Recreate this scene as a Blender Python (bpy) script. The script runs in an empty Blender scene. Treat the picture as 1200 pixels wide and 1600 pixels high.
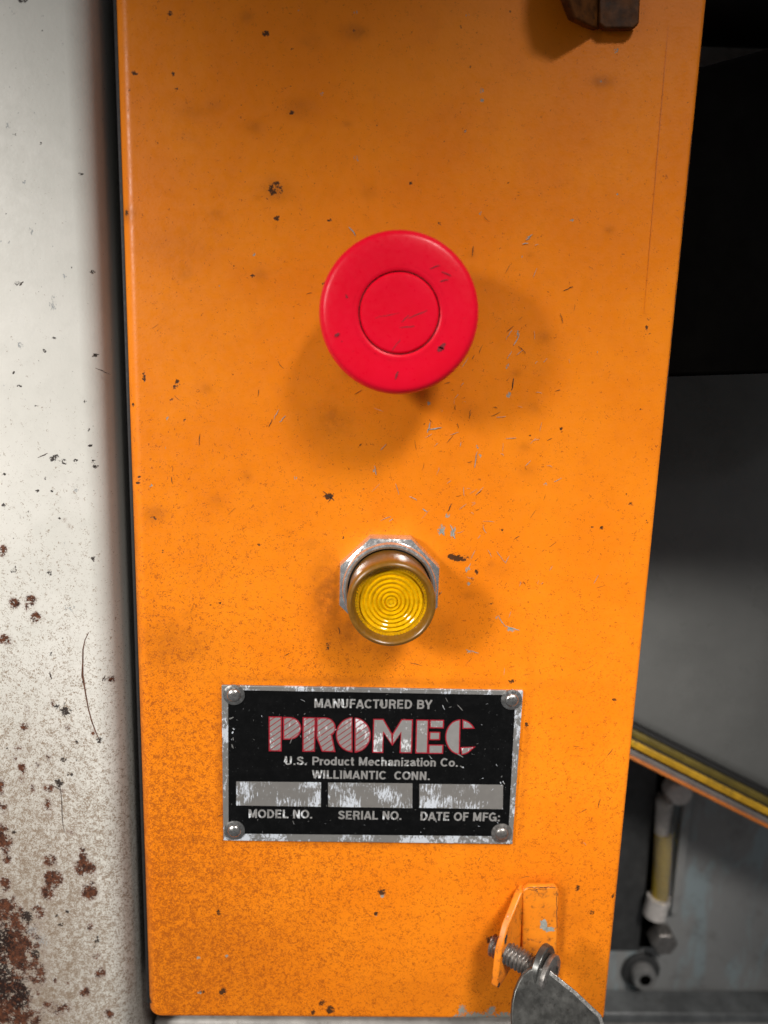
import bpy, bmesh, math, random
import numpy as np
from mathutils import Vector, Matrix

random.seed(7); rng = np.random.default_rng(7)
sc = bpy.context.scene
MM = 0.001

# ------------------------------------------------------------------ camera (mm, origin at nameplate centre, panel front is y = 0)
F_PX = 1202.0
PITCH, YAW, ROLL = 0.1944, 0.0304, 0.0310
CAM = Vector((-4.1924, -182.8914, 102.9579))
_cp, _sp, _cy, _sy = math.cos(PITCH), math.sin(PITCH), math.cos(YAW), math.sin(YAW)
FWD = Vector((_sy*_cp, _cy*_cp, -_sp))
_rt = Vector((_cy, -_sy, 0)); _up = _rt.cross(FWD)
RGT = _rt*math.cos(ROLL) + _up*math.sin(ROLL)
UPV = -_rt*math.sin(ROLL) + _up*math.cos(ROLL)

def P(px, py, y=0.0):
    """photo pixel -> point (mm) on the plane of depth y"""
    d = FWD*F_PX + RGT*(px-600) - UPV*(py-800)
    t = (y - CAM.y)/d.y
    return CAM + d*t

cd = bpy.data.cameras.new('camera')
cam = bpy.data.objects.new('camera', cd); sc.collection.objects.link(cam)
m3 = Matrix((RGT, UPV, -FWD)).transposed()
cam.matrix_world = Matrix.Translation(CAM*MM) @ m3.to_4x4()
cd.sensor_fit = 'VERTICAL'; cd.sensor_height = 9.8; cd.sensor_width = 7.35
cd.lens = F_PX/1600*9.8
cd.clip_start = 0.005; cd.clip_end = 20
cd.dof.use_dof = True; cd.dof.focus_distance = 0.186; cd.dof.aperture_fstop = 3.0
sc.camera = cam

# ------------------------------------------------------------------ light
w = bpy.data.worlds.new('World'); sc.world = w; w.use_nodes = True
bg = w.node_tree.nodes['Background']; bg.inputs[0].default_value = (0.95, 0.97, 1.0, 1); bg.inputs[1].default_value = 0.11

def spot(name, loc, aim, power, radius, half, blend, col):
    l = bpy.data.lights.new(name, 'SPOT'); l.energy = power; l.shadow_soft_size = radius
    l.spot_size = 2*math.radians(half); l.spot_blend = blend; l.color = col
    o = bpy.data.objects.new(name, l); sc.collection.objects.link(o)
    o.location = Vector(loc)*MM
    o.rotation_euler = (Vector(aim)-Vector(loc)).to_track_quat('-Z', 'Y').to_euler()
    return o
BTN = P(623, 490, -20)
L_DIR = Vector((-22.5, -20, 7.0)).normalized()
R_DIR = Vector((11, -20, 17)).normalized()
spot('work_lamp_a', BTN + L_DIR*520, (-138, 0, 26), 16.2, 0.058, 23.6, 1.0, (1.0, 0.97, 0.93))
spot('work_lamp_b', BTN + R_DIR*520, (67, 10, 2), 25.0, 0.092, 11.6, 0.80, (1.0, 0.95, 0.90))

sc.view_settings.view_transform = 'Standard'; sc.view_settings.look = 'None'
sc.view_settings.exposure = 0.0; sc.view_settings.gamma = 1.0
sc.view_settings.use_curve_mapping = False

# ------------------------------------------------------------------ helpers
def put(o, parent=None, label=None, cat=None, group=None, kind=None):
    sc.collection.objects.link(o)
    if parent is not None: o.parent = parent
    if label: o['label'] = label
    if cat: o['category'] = cat
    if group: o['group'] = group
    if kind: o['kind'] = kind
    return o

def thing(name, loc, label, cat, group=None):
    o = bpy.data.objects.new(name, None); o.empty_display_size = 0.005
    o.location = Vector(loc)*MM
    return put(o, None, label, cat, group)

def wloc(o):
    v = Vector((0, 0, 0))
    while o is not None: v += o.location; o = o.parent
    return v

def mesh(name, verts, faces, mat, parent=None, smooth=False, flipy=False, **kw):
    me = bpy.data.meshes.new(name)
    off = wloc(parent) if parent else Vector((0, 0, 0))
    me.from_pydata([tuple(Vector(v)*MM - off) for v in verts], [], faces)
    me.update()
    bm = bmesh.new(); bm.from_mesh(me); bmesh.ops.recalc_face_normals(bm, faces=bm.faces); bm.to_mesh(me); bm.free()
    if smooth:
        me.polygons.foreach_set('use_smooth', [True]*len(me.polygons))
        me.set_sharp_from_angle(angle=math.radians(38))
    if flipy and sum(p.normal.y*p.area for p in me.polygons) > 0: me.flip_normals()
    me.materials.append(mat)
    o = bpy.data.objects.new(name, me)
    return put(o, parent, **kw)

def basis(axis):
    a = Vector(axis).normalized()
    h = Vector((0, 0, 1)) if abs(a.z) < .9 else Vector((1, 0, 0))
    u = h.cross(a).normalized(); v = a.cross(u)
    return a, u, v

def lathe(centre, axis, prof, n=64, closed=False, poly=None, rot=0.0):
    """prof: list of (radius, distance along axis). poly: sides of a regular polygon -> flat-sided solid for those rings whose third item is True"""
    a, u, v = basis(axis); c = Vector(centre); V = []; Fc = []
    for item in prof:
        r, h = item[0], item[1]; pol = len(item) > 2 and item[2]
        for k in range(n):
            t = 2*math.pi*k/n + rot
            rr = r
            if pol and poly:
                s = 2*math.pi/poly; q = ((t-rot) % s) - s/2
                rr = r/math.cos(q)
            V.append(c + a*h + (u*math.cos(t) + v*math.sin(t))*rr)
    m = len(prof)
    for i in range(m-1 if not closed else m):
        j = (i+1) % m
        for k in range(n):
            l = (k+1) % n
            Fc.append((i*n+k, i*n+l, j*n+l, j*n+k))
    if not closed:
        if prof[0][0] > 1e-6: Fc.append(tuple(range(n))[::-1])
        if prof[-1][0] > 1e-6: Fc.append(tuple((m-1)*n+k for k in range(n)))
    return V, Fc

def slab(pts, thick, direction):
    """polygon (list of points) extruded along direction by thick"""
    d = Vector(direction).normalized()*thick; n = len(pts)
    V = [Vector(p) for p in pts] + [Vector(p)+d for p in pts]
    Fc = [tuple(range(n)), tuple(range(2*n-1, n-1, -1))]
    Fc += [(i, (i+1) % n, n+(i+1) % n, n+i) for i in range(n)]
    return V, Fc

def boxv(x0, x1, y0, y1, z0, z1):
    V = [(x, y, z) for x in (x0, x1) for y in (y0, y1) for z in (z0, z1)]
    return V, [(0, 1, 3, 2), (4, 6, 7, 5), (0, 4, 5, 1), (2, 3, 7, 6), (0, 2, 6, 4), (1, 5, 7, 3)]

def bevel(o, wd, seg=2, ang=30):
    b = o.modifiers.new('bevel', 'BEVEL'); b.width = wd*MM; b.segments = seg; b.limit_method = 'ANGLE'; b.angle_limit = math.radians(ang)
    b.harden_normals = False
    o.data.polygons.foreach_set('use_smooth', [True]*len(o.data.polygons)); o.data.set_sharp_from_angle(angle=math.radians(50))
    return o

# ------------------------------------------------------------------ materials
class NT:
    def __init__(s, name):
        s.m = bpy.data.materials.new(name); s.m.use_nodes = True; s.t = s.m.node_tree
        s.b = s.t.nodes['Principled BSDF']; s.tc = s.t.nodes.new('ShaderNodeTexCoord')
    def n(s, ty, **kw):
        nd = s.t.nodes.new(ty)
        for k, v in kw.items(): setattr(nd, k, v)
        return nd
    def lk(s, a, b): s.t.links.new(a, b)
    def put(s, sock, v):
        if hasattr(v, 'is_output'): s.lk(v, sock)
        elif isinstance(v, (tuple, list)): sock.default_value = tuple(v)+((1,) if len(v) == 3 and len(sock.default_value) == 4 else ())
        else: sock.default_value = v
    def math(s, op, a, b=0.0, c=None, clamp=False):
        nd = s.n('ShaderNodeMath', operation=op, use_clamp=clamp)
        s.put(nd.inputs[0], a); s.put(nd.inputs[1], b)
        if c is not None: s.put(nd.inputs[2], c)
        return nd.outputs[0]
    def noise(s, per_mm, detail=3, rough=.55, stretch=None, dist=0.0, off=0.0):
        mp = s.n('ShaderNodeMapping'); s.lk(s.tc.outputs['Object'], mp.inputs[0])
        st = stretch or (1, 1, 1)
        mp.inputs['Scale'].default_value = tuple(k/MM for k in st); mp.inputs['Location'].default_value = (off, off*.7, off*1.3)
        nd = s.n('ShaderNodeTexNoise'); nd.inputs['Scale'].default_value = per_mm
        nd.inputs['Detail'].default_value = detail; nd.inputs['Roughness'].default_value = rough; nd.inputs['Distortion'].default_value = dist
        s.lk(mp.outputs[0], nd.inputs['Vector']); return nd.outputs[0]
    def step(s, v, lo, hi, to0=0.0, to1=1.0):
        nd = s.n('ShaderNodeMapRange', interpolation_type='SMOOTHSTEP'); s.put(nd.inputs[0], v)
        nd.inputs[1].default_value = lo; nd.inputs[2].default_value = hi; nd.inputs[3].default_value = to0; nd.inputs[4].default_value = to1
        return nd.outputs[0]
    def mix(s, f, a, b, mode='MIX'):
        nd = s.n('ShaderNodeMix', data_type='RGBA', blend_type=mode); s.put(nd.inputs[0], f); s.put(nd.inputs[6], a); s.put(nd.inputs[7], b)
        return nd.outputs[2]
    def attr(s, name):
        nd = s.n('ShaderNodeAttribute', attribute_name=name); return nd.outputs['Fac']
    def bump(s, h, dist_mm, strength=1.0, normal=None):
        nd = s.n('ShaderNodeBump'); nd.inputs['Distance'].default_value = dist_mm*MM; nd.inputs['Strength'].default_value = strength
        s.put(nd.inputs['Height'], h)
        if normal is not None: s.lk(normal, nd.inputs['Normal'])
        return nd.outputs[0]
    def out(s, **kw):
        for k, v in kw.items(): s.put(s.b.inputs[k.replace('_', ' ')], v)
        return s.m

def simple(name, col, rough=.5, metal=0.0, var=.25, per_mm=.6, dirt=(.03, .025, .02), dirtamt=.0, bump=.0, **kw):
    n = NT(name)
    a = n.noise(per_mm, 5, .65)
    c = n.mix(n.step(a, .3, .7), tuple(k*(1-var) for k in col), tuple(min(1, k*(1+var*.5)) for k in col))
    if dirtamt: c = n.mix(n.step(n.noise(per_mm*2.1, 6, .7, off=3.1), .62-.2*dirtamt, .72-.1*dirtamt, 0, min(1, .4+dirtamt*.6)), c, dirt)
    r = n.step(n.noise(per_mm*1.7, 4, .6, off=5), .2, .8, max(.05, rough-.12), min(1, rough+.15))
    if bump: kw['Normal'] = n.bump(n.noise(per_mm*3, 4, .6, off=8), bump)
    return n.out(Base_Color=c, Roughness=r, Metallic=metal, **kw)

def painted(name, base, alt, chipcol, rustish, dirt_shade_col, rough, speck_scale, coat=0.0, darkcol=(.018, .010, .008), speckcol=None, lo=.60, hi=.69):
    """worn paint: attributes dark, chip, rust, dirt (speckle density) and smudge live on the mesh"""
    n = NT(name)
    big = n.noise(.035, 4, .6)
    c = n.mix(n.step(big, .35, .68), base, alt)
    c = n.mix(n.step(n.noise(.25, 5, .7, off=2), .45, .75, 0, .22), c, tuple(k*.78 for k in base))
    # soft grime and painted shade
    sm = n.math('MULTIPLY', n.attr('smudge_shade'), n.step(n.noise(.35, 5, .7, off=9), .25, .7, .35, 1.0))
    c = n.mix(n.math('MULTIPLY', sm, .75, clamp=True), c, dirt_shade_col)
    # fine speckle, denser where the dirt attribute is high
    d = n.attr('dirt')
    s1 = n.noise(speck_scale, 3, .6, dist=1.6)
    s1b = n.noise(speck_scale*.35, 4, .7, off=4)
    v = n.math('ADD', s1, n.math('MULTIPLY', n.math('SUBTRACT', s1b, .5), .45))
    v = n.math('ADD', v, n.math('MULTIPLY', n.math('SUBTRACT', d, .5), .26))
    sp = n.step(v, lo, hi, 0, .8)
    c = n.mix(sp, c, speckcol or dirt_shade_col)
    # isolated pin-point specks
    s2 = n.step(n.noise(1.35, 2, .55, off=21), .735, .785, 0, .85)
    c = n.mix(s2, c, (.035, .022, .015))
    # chips to primer, rust, black marks: soft masks broken up by noise
    nz = n.noise(.85, 5, .65, off=13); nz2 = n.noise(.42, 7, .72, off=17)
    chip = n.step(n.math('MULTIPLY', n.attr('chip'), n.step(n.noise(1.5, 5, .7, off=73, stretch=(1.5, 1, .8)), .3, .7, .3, 1.6)), .44, .54)
    c = n.mix(chip, c, chipcol)
    fin = n.noise(2.1, 4, .7, off=63)
    rm = n.math('MULTIPLY', n.attr('rust'), n.math('ADD', n.step(nz2, .28, .72, .1, 1.45), n.step(fin, .3, .7, -.25, .55)))
    rust = n.step(rm, .36, .58)
    rc = n.mix(n.step(n.noise(1.1, 5, .75, off=31), .35, .68), (.028, .014, .011), rustish)
    halo = n.step(rm, .10, .42, 0, .38)
    c = n.mix(halo, c, tuple(.5*a+.5*b for a, b in zip(rustish, base)))
    c = n.mix(rust, c, rc)
    dk = n.step(n.math('MULTIPLY', n.attr('dark'), n.math('ADD', n.step(nz, .28, .72, .25, 1.3), n.step(fin, .32, .68, -.3, .5))), .40, .54, 0, .95)
    c = n.mix(dk, c, darkcol)
    hgt = n.math('SUBTRACT', n.noise(1.6, 3, .5, off=41), n.math('MULTIPLY', n.math('ADD', chip, dk), .8))
    hgt = n.math('ADD', hgt, n.math('MULTIPLY', rust, n.math('SUBTRACT', nz, .3)))
    nm = n.bump(hgt, .035, .8)
    ro = n.step(n.noise(.5, 5, .6, off=51), .3, .7, rough-.07, rough+.1)
    ro = n.math('ADD', ro, n.math('ADD', n.math('MULTIPLY', rust, .4), n.math('MULTIPLY', sp, .3)), clamp=True)
    return n.out(Base_Color=c, Roughness=ro, Normal=nm, Specular_IOR_Level=.22, Coat_Weight=coat, Coat_Roughness=.25)

M = {}
M['orange'] = painted('orange_paint', (.80, .205, .006), (.86, .238, .008), (.30, .30, .26), (.20, .055, .014), (.14, .042, .008), .36, 1.75, 0.0, (.045, .022, .011), (.33, .072, .004), .555, .67)
M['cream'] = painted('cream_paint', (.62, .60, .545), (.68, .655, .60), (.33, .34, .34), (.15, .052, .024), (.20, .13, .075), .48, 1.75)
M['red'] = None

def red_plastic():
    n = NT('red_plastic')
    c = n.mix(n.step(n.noise(.12, 4, .6), .35, .7), (.93, .002, .024), (.96, .003, .030))
    sc_ = n.noise(.6, 5, .7, stretch=(1.0, 1.0, 2.6), off=3)
    c = n.mix(n.step(sc_, .66, .74, 0, .5), c, (.45, .008, .02))
    c = n.mix(n.step(n.noise(1.0, 3, .5, off=6), .74, .79, 0, .8), c, (.10, .02, .02))
    dk = n.step(n.math('MULTIPLY', n.attr('dark'), n.step(n.noise(1.5, 6, .7, off=13), .3, .7, .2, 1.8)), .42, .56, 0, .85)
    c = n.mix(dk, c, (.09, .022, .022))
    r = n.step(n.noise(.9, 5, .7, off=9), .3, .7, .26, .40)
    return n.out(Base_Color=c, Roughness=r, Normal=n.bump(n.noise(2.2, 3, .5, off=12), .012, .7), Specular_IOR_Level=.3)
M['red'] = red_plastic()
M['groove'] = simple('groove_dark_red', (.16, .006, .012), .7, per_mm=1.2, var=.6)  # dark red for the ring groove
M['chrome'] = simple('plated_steel', (.74, .73, .72), .2, .82, .2, .7, (.14, .10, .07), .22)
M['worn_steel'] = simple('worn_steel', (.34, .32, .30), .38, .85, .4, .9, (.06, .04, .03), .35, .02)
M['dark_steel'] = simple('dark_steel', (.13, .13, .125), .42, .75, .45, .5, (.05, .04, .035), .3, .02)
M['steel_edge_glint'] = simple('sheared_edge_and_glint', (.48, .47, .45), .35, .8, .5, 1.2, (.07, .05, .04), .4, .03)  # strap edge, and the painted highlight on the cover edge
M['aluminium'] = None
M['gun_steel'] = simple('gunmetal_strap', (.10, .10, .094), .34, .6, .45, .25, (.03, .026, .022), .3, .02)
M['black_rubber'] = simple('black_rubber', (.012, .012, .012), .6, per_mm=.5)

def scratched_alu(name, base, bright, amount, stretch, metal=.35, seed=0.0, freq=.9):
    n = NT(name)
    a = n.noise(freq, 6, .75, stretch=stretch, dist=.6, off=seed)
    b = n.noise(.13, 3, .6, off=seed+4)
    v = n.math('ADD', a, n.math('MULTIPLY', n.math('SUBTRACT', b, .5), .9))
    f = n.step(v, .60-amount, .66-amount)
    c = n.mix(f, n.mix(n.noise(.6, 4, .6, off=seed+2), tuple(k*.75 for k in base), base), bright)
    return n.out(Base_Color=c, Metallic=metal, Roughness=n.step(a, .3, .7, .3, .5), Normal=n.bump(a, .03, .6))
M['aluminium'] = scratched_alu('scratched_aluminium', (.25, .245, .235), (.66, .70, .76), .07, (1, 1, .55), .3, 0.0, 1.3)
M['field'] = scratched_alu('scratched_data_field', (.235, .225, .212), (.66, .70, .76), .045, (1.5, 1, .30), .25, 7.0, 1.5)
M['silver_print'] = scratched_alu('silver_print', (.285, .277, .268), (.70, .72, .74), .0, (1.2, 1, .5), .15, 11.0, 1.3)
M['red_print'] = simple('red_print', (.30, .006, .018), .5, var=.3, per_mm=1.5)
def plate_black():
    n = NT('black_enamel')
    c = n.mix(n.step(n.noise(.5, 6, .75), .4, .8), (.0022, .0024, .0026), (.006, .0062, .0065))
    c = n.mix(n.step(n.noise(1.7, 3, .55, stretch=(1, 1, 1.5), off=5), .70, .76, 0, .6), c, (.16, .17, .17))
    c = n.mix(n.step(n.noise(1.0, 4, .6, stretch=(1.6, 1, .5), dist=1, off=15), .735, .78, 0, .8), c, (.42, .43, .42))
    return n.out(Base_Color=c, Roughness=.55, Specular_IOR_Level=.10, Normal=n.bump(n.noise(1.2, 4, .6), .015, .5))
M['black_enamel'] = plate_black()

def amber(name, col, rough, trans, dust=0.0):
    n = NT(name)
    c = n.mix(n.step(n.noise(.7, 5, .7), .35, .75), col, tuple(k*.7 for k in col))
    c = n.mix(n.step(n.noise(1.3, 5, .7, off=4), .68-dust*.25, .82-dust*.2, 0, .35+.5*dust), c, (.24, .17, .11))
    return n.out(Base_Color=c, Roughness=rough, Transmission_Weight=trans, IOR=1.49)
M['amber_lens'] = amber('amber_lens', (1.0, .56, .001), .10, .25)
M['amber_cap'] = amber('amber_cap', (.26, .115, .012), .28, .10, .5)
M['brass'] = simple('gold_reflector', (.85, .55, .10), .3, .8)
M['guard_grey'] = simple('guard_grey_paint', (.17, .175, .168), .30, 0, .12, .03, Coat_Weight=.5, Coat_Roughness=.12)
M['slate'] = None
def slate():
    n = NT('slate_paint')
    v = n.noise(.045, 5, .62, stretch=(1.6, 1, .45), dist=.6, off=2.2)
    c = n.mix(n.step(v, .50, .62), (.29, .296, .292), (.31, .375, .395))
    c = n.mix(n.step(n.noise(.09, 6, .7, off=7), .5, .75, 0, .7), c, (.18, .18, .17))
    c = n.mix(n.step(n.noise(.4, 5, .7, stretch=(1.5, 1, .5), off=9), .6, .75, 0, .5), c, (.42, .47, .50))
    return n.out(Base_Color=c, Roughness=.42, Normal=n.bump(n.noise(.3, 4, .6), .1, .4))
M['slate'] = slate()
M['dark_paint'] = simple('dark_brown_paint', (.018, .013, .010), .55, 0, .4, .1, Specular_IOR_Level=.2)
M['black_paint'] = simple('black_paint', (.0016, .0014, .0012), .85, 0, .3, .08, Specular_IOR_Level=.02)
M['yellow'] = simple('yellow_strip', (.62, .36, .02), .4, 0, .3, .15, (.05, .04, .02), .4)
M['olive'] = simple('olive_strip', (.16, .12, .02), .45, 0, .3, .15)
M['orange_lip'] = simple('orange_lip_paint', (.55, .16, .02), .45, 0, .2, .2)
M['grey_strip'] = simple('grey_strip', (.16, .15, .14), .5, 0, .2, .2)
M['dark_grey_chip'] = simple('chip_to_primer', (.05, .047, .045), .6, 0, .4, 1.0)
M['dark_grey'] = simple('dark_grey_paint', (.040, .041, .041), .5, 0, .3, .15)
M['ledge'] = simple('ledge_paint', (.13, .138, .140), .4, 0, .4, .08, (.05, .05, .045), .3)
M['pale_grey'] = simple('pale_grey_paint', (.20, .20, .195), .4, 0, .2, .3)
M['dark_orange'] = simple('dark_orange_paint', (.10, .034, .007), .5, 0, .6, .3, (.02, .012, .007), .5, Specular_IOR_Level=.15)  # darker orange for the upper bracket
M['frame_grey'] = simple('frame_pale_paint', (.42, .40, .37), .5, 0, .25, .12, (.1, .08, .06), .3)
M['scratch_grey'] = simple('bare_scratch', (.36, .37, .33), .5, .1, .3, 1.2)
M['scratch_dark'] = simple('dark_scratch', (.045, .022, .012), .7, 0, .4, 1.2)
M['scratch_rust'] = simple('rust_scratch', (.11, .04, .018), .8, 0, .5, .9)
M['oil'] = amber('gauge_oil', (.62, .42, .03), .15, .2)
n_ = NT('gauge_glass'); M['white_part'] = simple('pale_fitting', (.72, .68, .64), .2, .2, .15, .3); M['glass'] = n_.out(Base_Color=(.95, .95, .93), Roughness=.06, Transmission_Weight=.9, IOR=1.3)

# ------------------------------------------------------------------ wear, and one shadow spot, painted as soft attributes
def wear(o, X, Z, marks, soft):
    """X, Z: world mm of every vertex. marks: dict attr -> list of (x, z, rx, rz, amount)"""
    me = o.data
    for name in ('dark', 'chip', 'rust', 'dirt', 'smudge_shade'):
        v = np.zeros(len(X), np.float32)
        for (x, z, rx, rz, am) in marks.get(name, []):
            q = ((X-x)/rx)**2 + ((Z-z)/rz)**2
            v = np.maximum(v, am*np.exp(-q*.9))
        if name in soft: v = np.maximum(v, soft[name](X, Z))
        a = me.attributes.new(name, 'FLOAT', 'POINT'); a.data.foreach_set('value', v.astype(np.float32))

def pxmarks(lst, y):
    out = []
    for it in lst:
        px, py, rx, ry, am = it
        p = P(px, py, y); s = (P(px+10, py, y)-p).length/10; sv = (P(px, py+10, y)-p).length/10
        out.append((p.x, p.z, rx*s, ry*sv, am))
    return out

# ================================================================== THE SETTING BEHIND
Vb, Fb = boxv(-190, 260, 150, 156, -190, 300)
mesh('machine_body', Vb, Fb, M['black_paint'], kind='structure')
# pale base frame glimpsed under the cover
z0 = P(450, 1597, 14).z
Vb, Fb = boxv(-62, 58, 14, 60, z0-60, z0)
o = mesh('base_frame', Vb, Fb, M['frame_grey'], kind='structure'); bevel(o, 1.0)

# ================================================================== CREAM PANEL
CY = 1.6
xe = P(185, 800, CY+3).x
def cream_panel():
    prof = []
    for x in np.arange(-170, xe-6.5, .5): prof.append((x, CY))
    # shallow bend, then a tight turn backwards
    for t in np.linspace(0, 1, 16):
        a = t*math.radians(80); r = 6.0
        prof.append((xe-6.5+r*math.sin(a)*1.02, CY+.9*r*(1-math.cos(a))))
    x1, y1 = prof[-1]
    for k in range(1, 20): prof.append((x1+.2, y1+k*3.0))
    zs = np.arange(-150, 215, .75)
    V = [(x, y, z) for z in zs for x, y in prof]; n = len(prof)
    Fc = [(j*n+i, j*n+i+1, (j+1)*n+i+1, (j+1)*n+i) for j in range(len(zs)-1) for i in range(n-1)]
    o = mesh('cream_panel', V, Fc, M['cream'], smooth=True, flipy=True, label='cream painted sheet metal panel with rust patches beside the orange cover', cat='panel')
    sol = o.modifiers.new('thickness', 'SOLIDIFY'); sol.thickness = 1.5*MM; sol.offset = -1
    return o, V
crm, Vc = cream_panel()
A = np.array(Vc)
rust = [(22,943,9,8,1),(48,938,9,8,1),(56,966,11,10,1),(40,950,6,6,.9),(8,1000,10,9,1),(4,862,8,9,1),(78,1345,12,11,.9),(83,1373,16,14,1),(74,1396,12,12,.9),
 (130,1335,8,14,.8),(133,1355,15,14,1),(140,1392,13,15,1),(5,1310,14,22,1),(3,1262,10,10,.9),(10,1340,10,10,.8),(90,1575,24,12,.85),(155,1520,10,9,.9),(132,1550,9,9,.85),
 (76,1232,11,7,.7),(74,1258,8,10,.8),(35,1200,8,9,.75),(30,1170,10,6,.6),(10,1430,30,30,.95),(25,1480,40,45,.95),(10,1560,38,55,1),(55,1520,22,30,.6),(60,1425,14,12,.8),(110,1300,10,6,.5),
 (150,1495,8,8,.6),(20,1590,45,18,1),(170,1585,10,10,.6),(8,1380,10,14,.7),(172,1065,6,6,.8),(100,812,7,4,.5),(108,823,5,6,.5),(0,1230,8,16,.7)]
dark = [(103,1112,9,8,1),(88,1104,7,4,.8),(156,1156,7,5,1),(92,1224,8,8,.9),(120,1160,4,3,1),(100,1187,7,4,.9),(172,1203,5,5,.9),(168,1265,5,5,.9),(172,1466,7,6,1),(168,1500,8,10,.95),
 (175,1518,8,8,.9),(180,1552,9,8,.95),(178,1595,9,8,1),(152,1470,6,10,.7),(42,1433,10,9,1),(30,1555,20,30,.8),(5,1470,18,30,.8),(55,1490,8,9,.9),(3,1530,20,40,.9),
 (85,716,13,7,.75),(100,722,6,4,.9),(118,720,5,5,.8),(148,729,6,4,.9),(172,582,5,12,.9),(174,683,6,7,.8),(177,735,5,9,.8),(26,443,7,4,.85),(34,0,9,6,1),(24,890,4,6,.8),(80,1022,5,3,.9),(173,1044,5,6,.9),(138,672,3,3,.9),
 (190,1158,4,6,.9),(187,1021,5,5,.8),(5,790,4,5,.8),(105,1425,6,4,.8),(110,1210,8,4,.7),(7,740,4,3,.8)]
dark = [d for d in dark if d[0] < 166]
chip = [(83,478,9,12,.55),(12,197,8,8,.5),(32,540,8,9,.55),(97,66,4,5,.6),(55,178,5,6,.5),(88,107,6,6,.4),(38,284,6,7,.5),(15,398,5,5,.4),(110,950,22,14,.42),(60,730,30,20,.3),(64,1470,20,18,.5),(50,1455,12,12,.6)]
for k in range(46):
    r_ = random.uniform(2.5, 6)
    chip.append((random.uniform(2, 120), random.uniform(0, 900), r_, r_*random.uniform(.6, 1.5), random.uniform(.38, .6)))
for k in range(70):
    r_ = random.uniform(1.6, 4.2)
    dark.append((random.uniform(2, 150), random.uniform(20, 1580)**1.0, r_*random.uniform(.8, 1.8), r_, random.uniform(.55, .9)))
for k in range(26):
    r_ = random.uniform(3, 8)
    rust.append((random.uniform(0, 150), random.uniform(1080, 1590), r_, r_*random.uniform(.8, 1.6), random.uniform(.45, .8)))
zb = lambda y: P(80, y, CY).z
soft = {'dirt': lambda X, Z: np.clip(.30 + (zb(650)-Z)/140, .12, 1.1) - .25*np.clip((X-(xe-8))/8, 0, 1),
        'smudge_shade': lambda X, Z: .9*np.clip((zb(1000)-Z)/95, 0, 1)*np.clip((-66-X)/22, .12, 1)}
wear(crm, A[:, 0], A[:, 2], {k: pxmarks(v, CY) for k, v in (('rust', rust), ('dark', dark), ('chip', chip))}, soft)

def sliver(pts, wmm, y, parts):
    """a thin scratch as a raised ribbon of flat polygons"""
    n = len(pts); V = []
    for i, p in enumerate(pts):
        a = pts[max(0, i-1)]; b = pts[min(n-1, i+1)]
        t = (Vector(b)-Vector(a)); t.y = 0; t.normalize(); q = Vector((-t.z, 0, t.x))
        ww = wmm*(.25 + .75*math.sin(math.pi*(i+.35)/(n-.3)))*random.uniform(.7, 1.2)
        V += [Vector((p[0], y, p[2]))+q*ww/2, Vector((p[0], y, p[2]))-q*ww/2]
    b0 = len(parts[0]); parts[0].extend(V)
    parts[1].extend([(b0+2*i, b0+2*i+2, b0+2*i+3, b0+2*i+1) for i in range(n-1)])

S = ([], [])
pts = [P(x+random.uniform(-.6, .6), y, CY) for x, y in [(138,988),(133,1000),(130,1015),(129,1035),(129,1055),(131,1070),(134,1085),(138,1105),(143,1125),(149,1142),(155,1156)]]
sliver(pts, .5, CY-.03, S)
mesh('scratch_marks', S[0], S[1], M['scratch_rust'], crm, flipy=True, kind='stuff')
S = ([], [])
for (x0, y0, x1, y1, ww) in [(93,1225,100,1300,.25),(80,1225,95,1235,.3),(60,715,75,708,.25),(150,575,172,585,.25),(37,440,30,446,.4),(78,1050,80,1062,.35),(165,1055,160,1064,.4)]:
    sliver([P(x0+(x1-x0)*t+random.uniform(-1, 1), y0+(y1-y0)*t, CY) for t in np.linspace(0, 1, 6)], ww, CY-.03, S)
mesh('scratch_marks', S[0], S[1], M['scratch_dark'], crm, kind='stuff')

# ================================================================== ORANGE COVER
XL, XR = -59.69, 67.81
ZB = P(500, 1592, 0).z; ZT = 205.0
cover_thing = thing('control_cover', ((XL+XR)/2, 0, ZB), 'orange painted steel control cover with worn, speckled paint and rounded left edge', 'control panel')
def orange_cover():
    xs = np.concatenate([np.linspace(0, 3.4, 12)[:-1], np.arange(3.4, XR-XL-1.2, .5), np.linspace(XR-XL-1.2, XR-XL, 7)])
    zs = np.concatenate([np.linspace(0, 1.6, 8)[:-1], np.arange(1.6, ZT-ZB, .5)])
    RL, RR, RB, RC = 3.2, 1.0, 1.3, 2.2
    arc = lambda d, r: 0.0 if d >= r else r - math.sqrt(max(0, r*r-(r-d)**2))
    V = []; nx = len(xs); nz = len(zs)
    for dz in zs:
        cut = arc(dz, RC)
        for dx in xs:
            x = XL + cut + dx*(1-cut/(XR-XL))
            y = arc(dx, RL)*1.0 + arc(XR-XL-dx, RR) + arc(dz, RB)
            # sheet metal is never dead flat
            y += .12*math.sin(dx*.045+1.0)*math.sin(dz*.02+.4)
            V.append((x, y, ZB+dz))
    Fc = [(j*nx+i, j*nx+i+1, (j+1)*nx+i+1, (j+1)*nx+i) for j in range(nz-1) for i in range(nx-1)]
    # returns: bottom, left and right walls of the box
    D = 45
    def wall(idx):
        b = len(V)
        for i in idx: V.append((V[i][0], D, V[i][2]))
        for k in range(len(idx)-1): Fc.append((idx[k], idx[k+1], b+k+1, b+k))
    wall([i for i in range(nx)]); wall([j*nx for j in range(nz)]); wall([j*nx+nx-1 for j in range(nz)])
    o = mesh('cover_face', V, Fc, M['orange'], cover_thing, smooth=True, flipy=True)
    return o, np.array(V)
cov, A = orange_cover()
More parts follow.
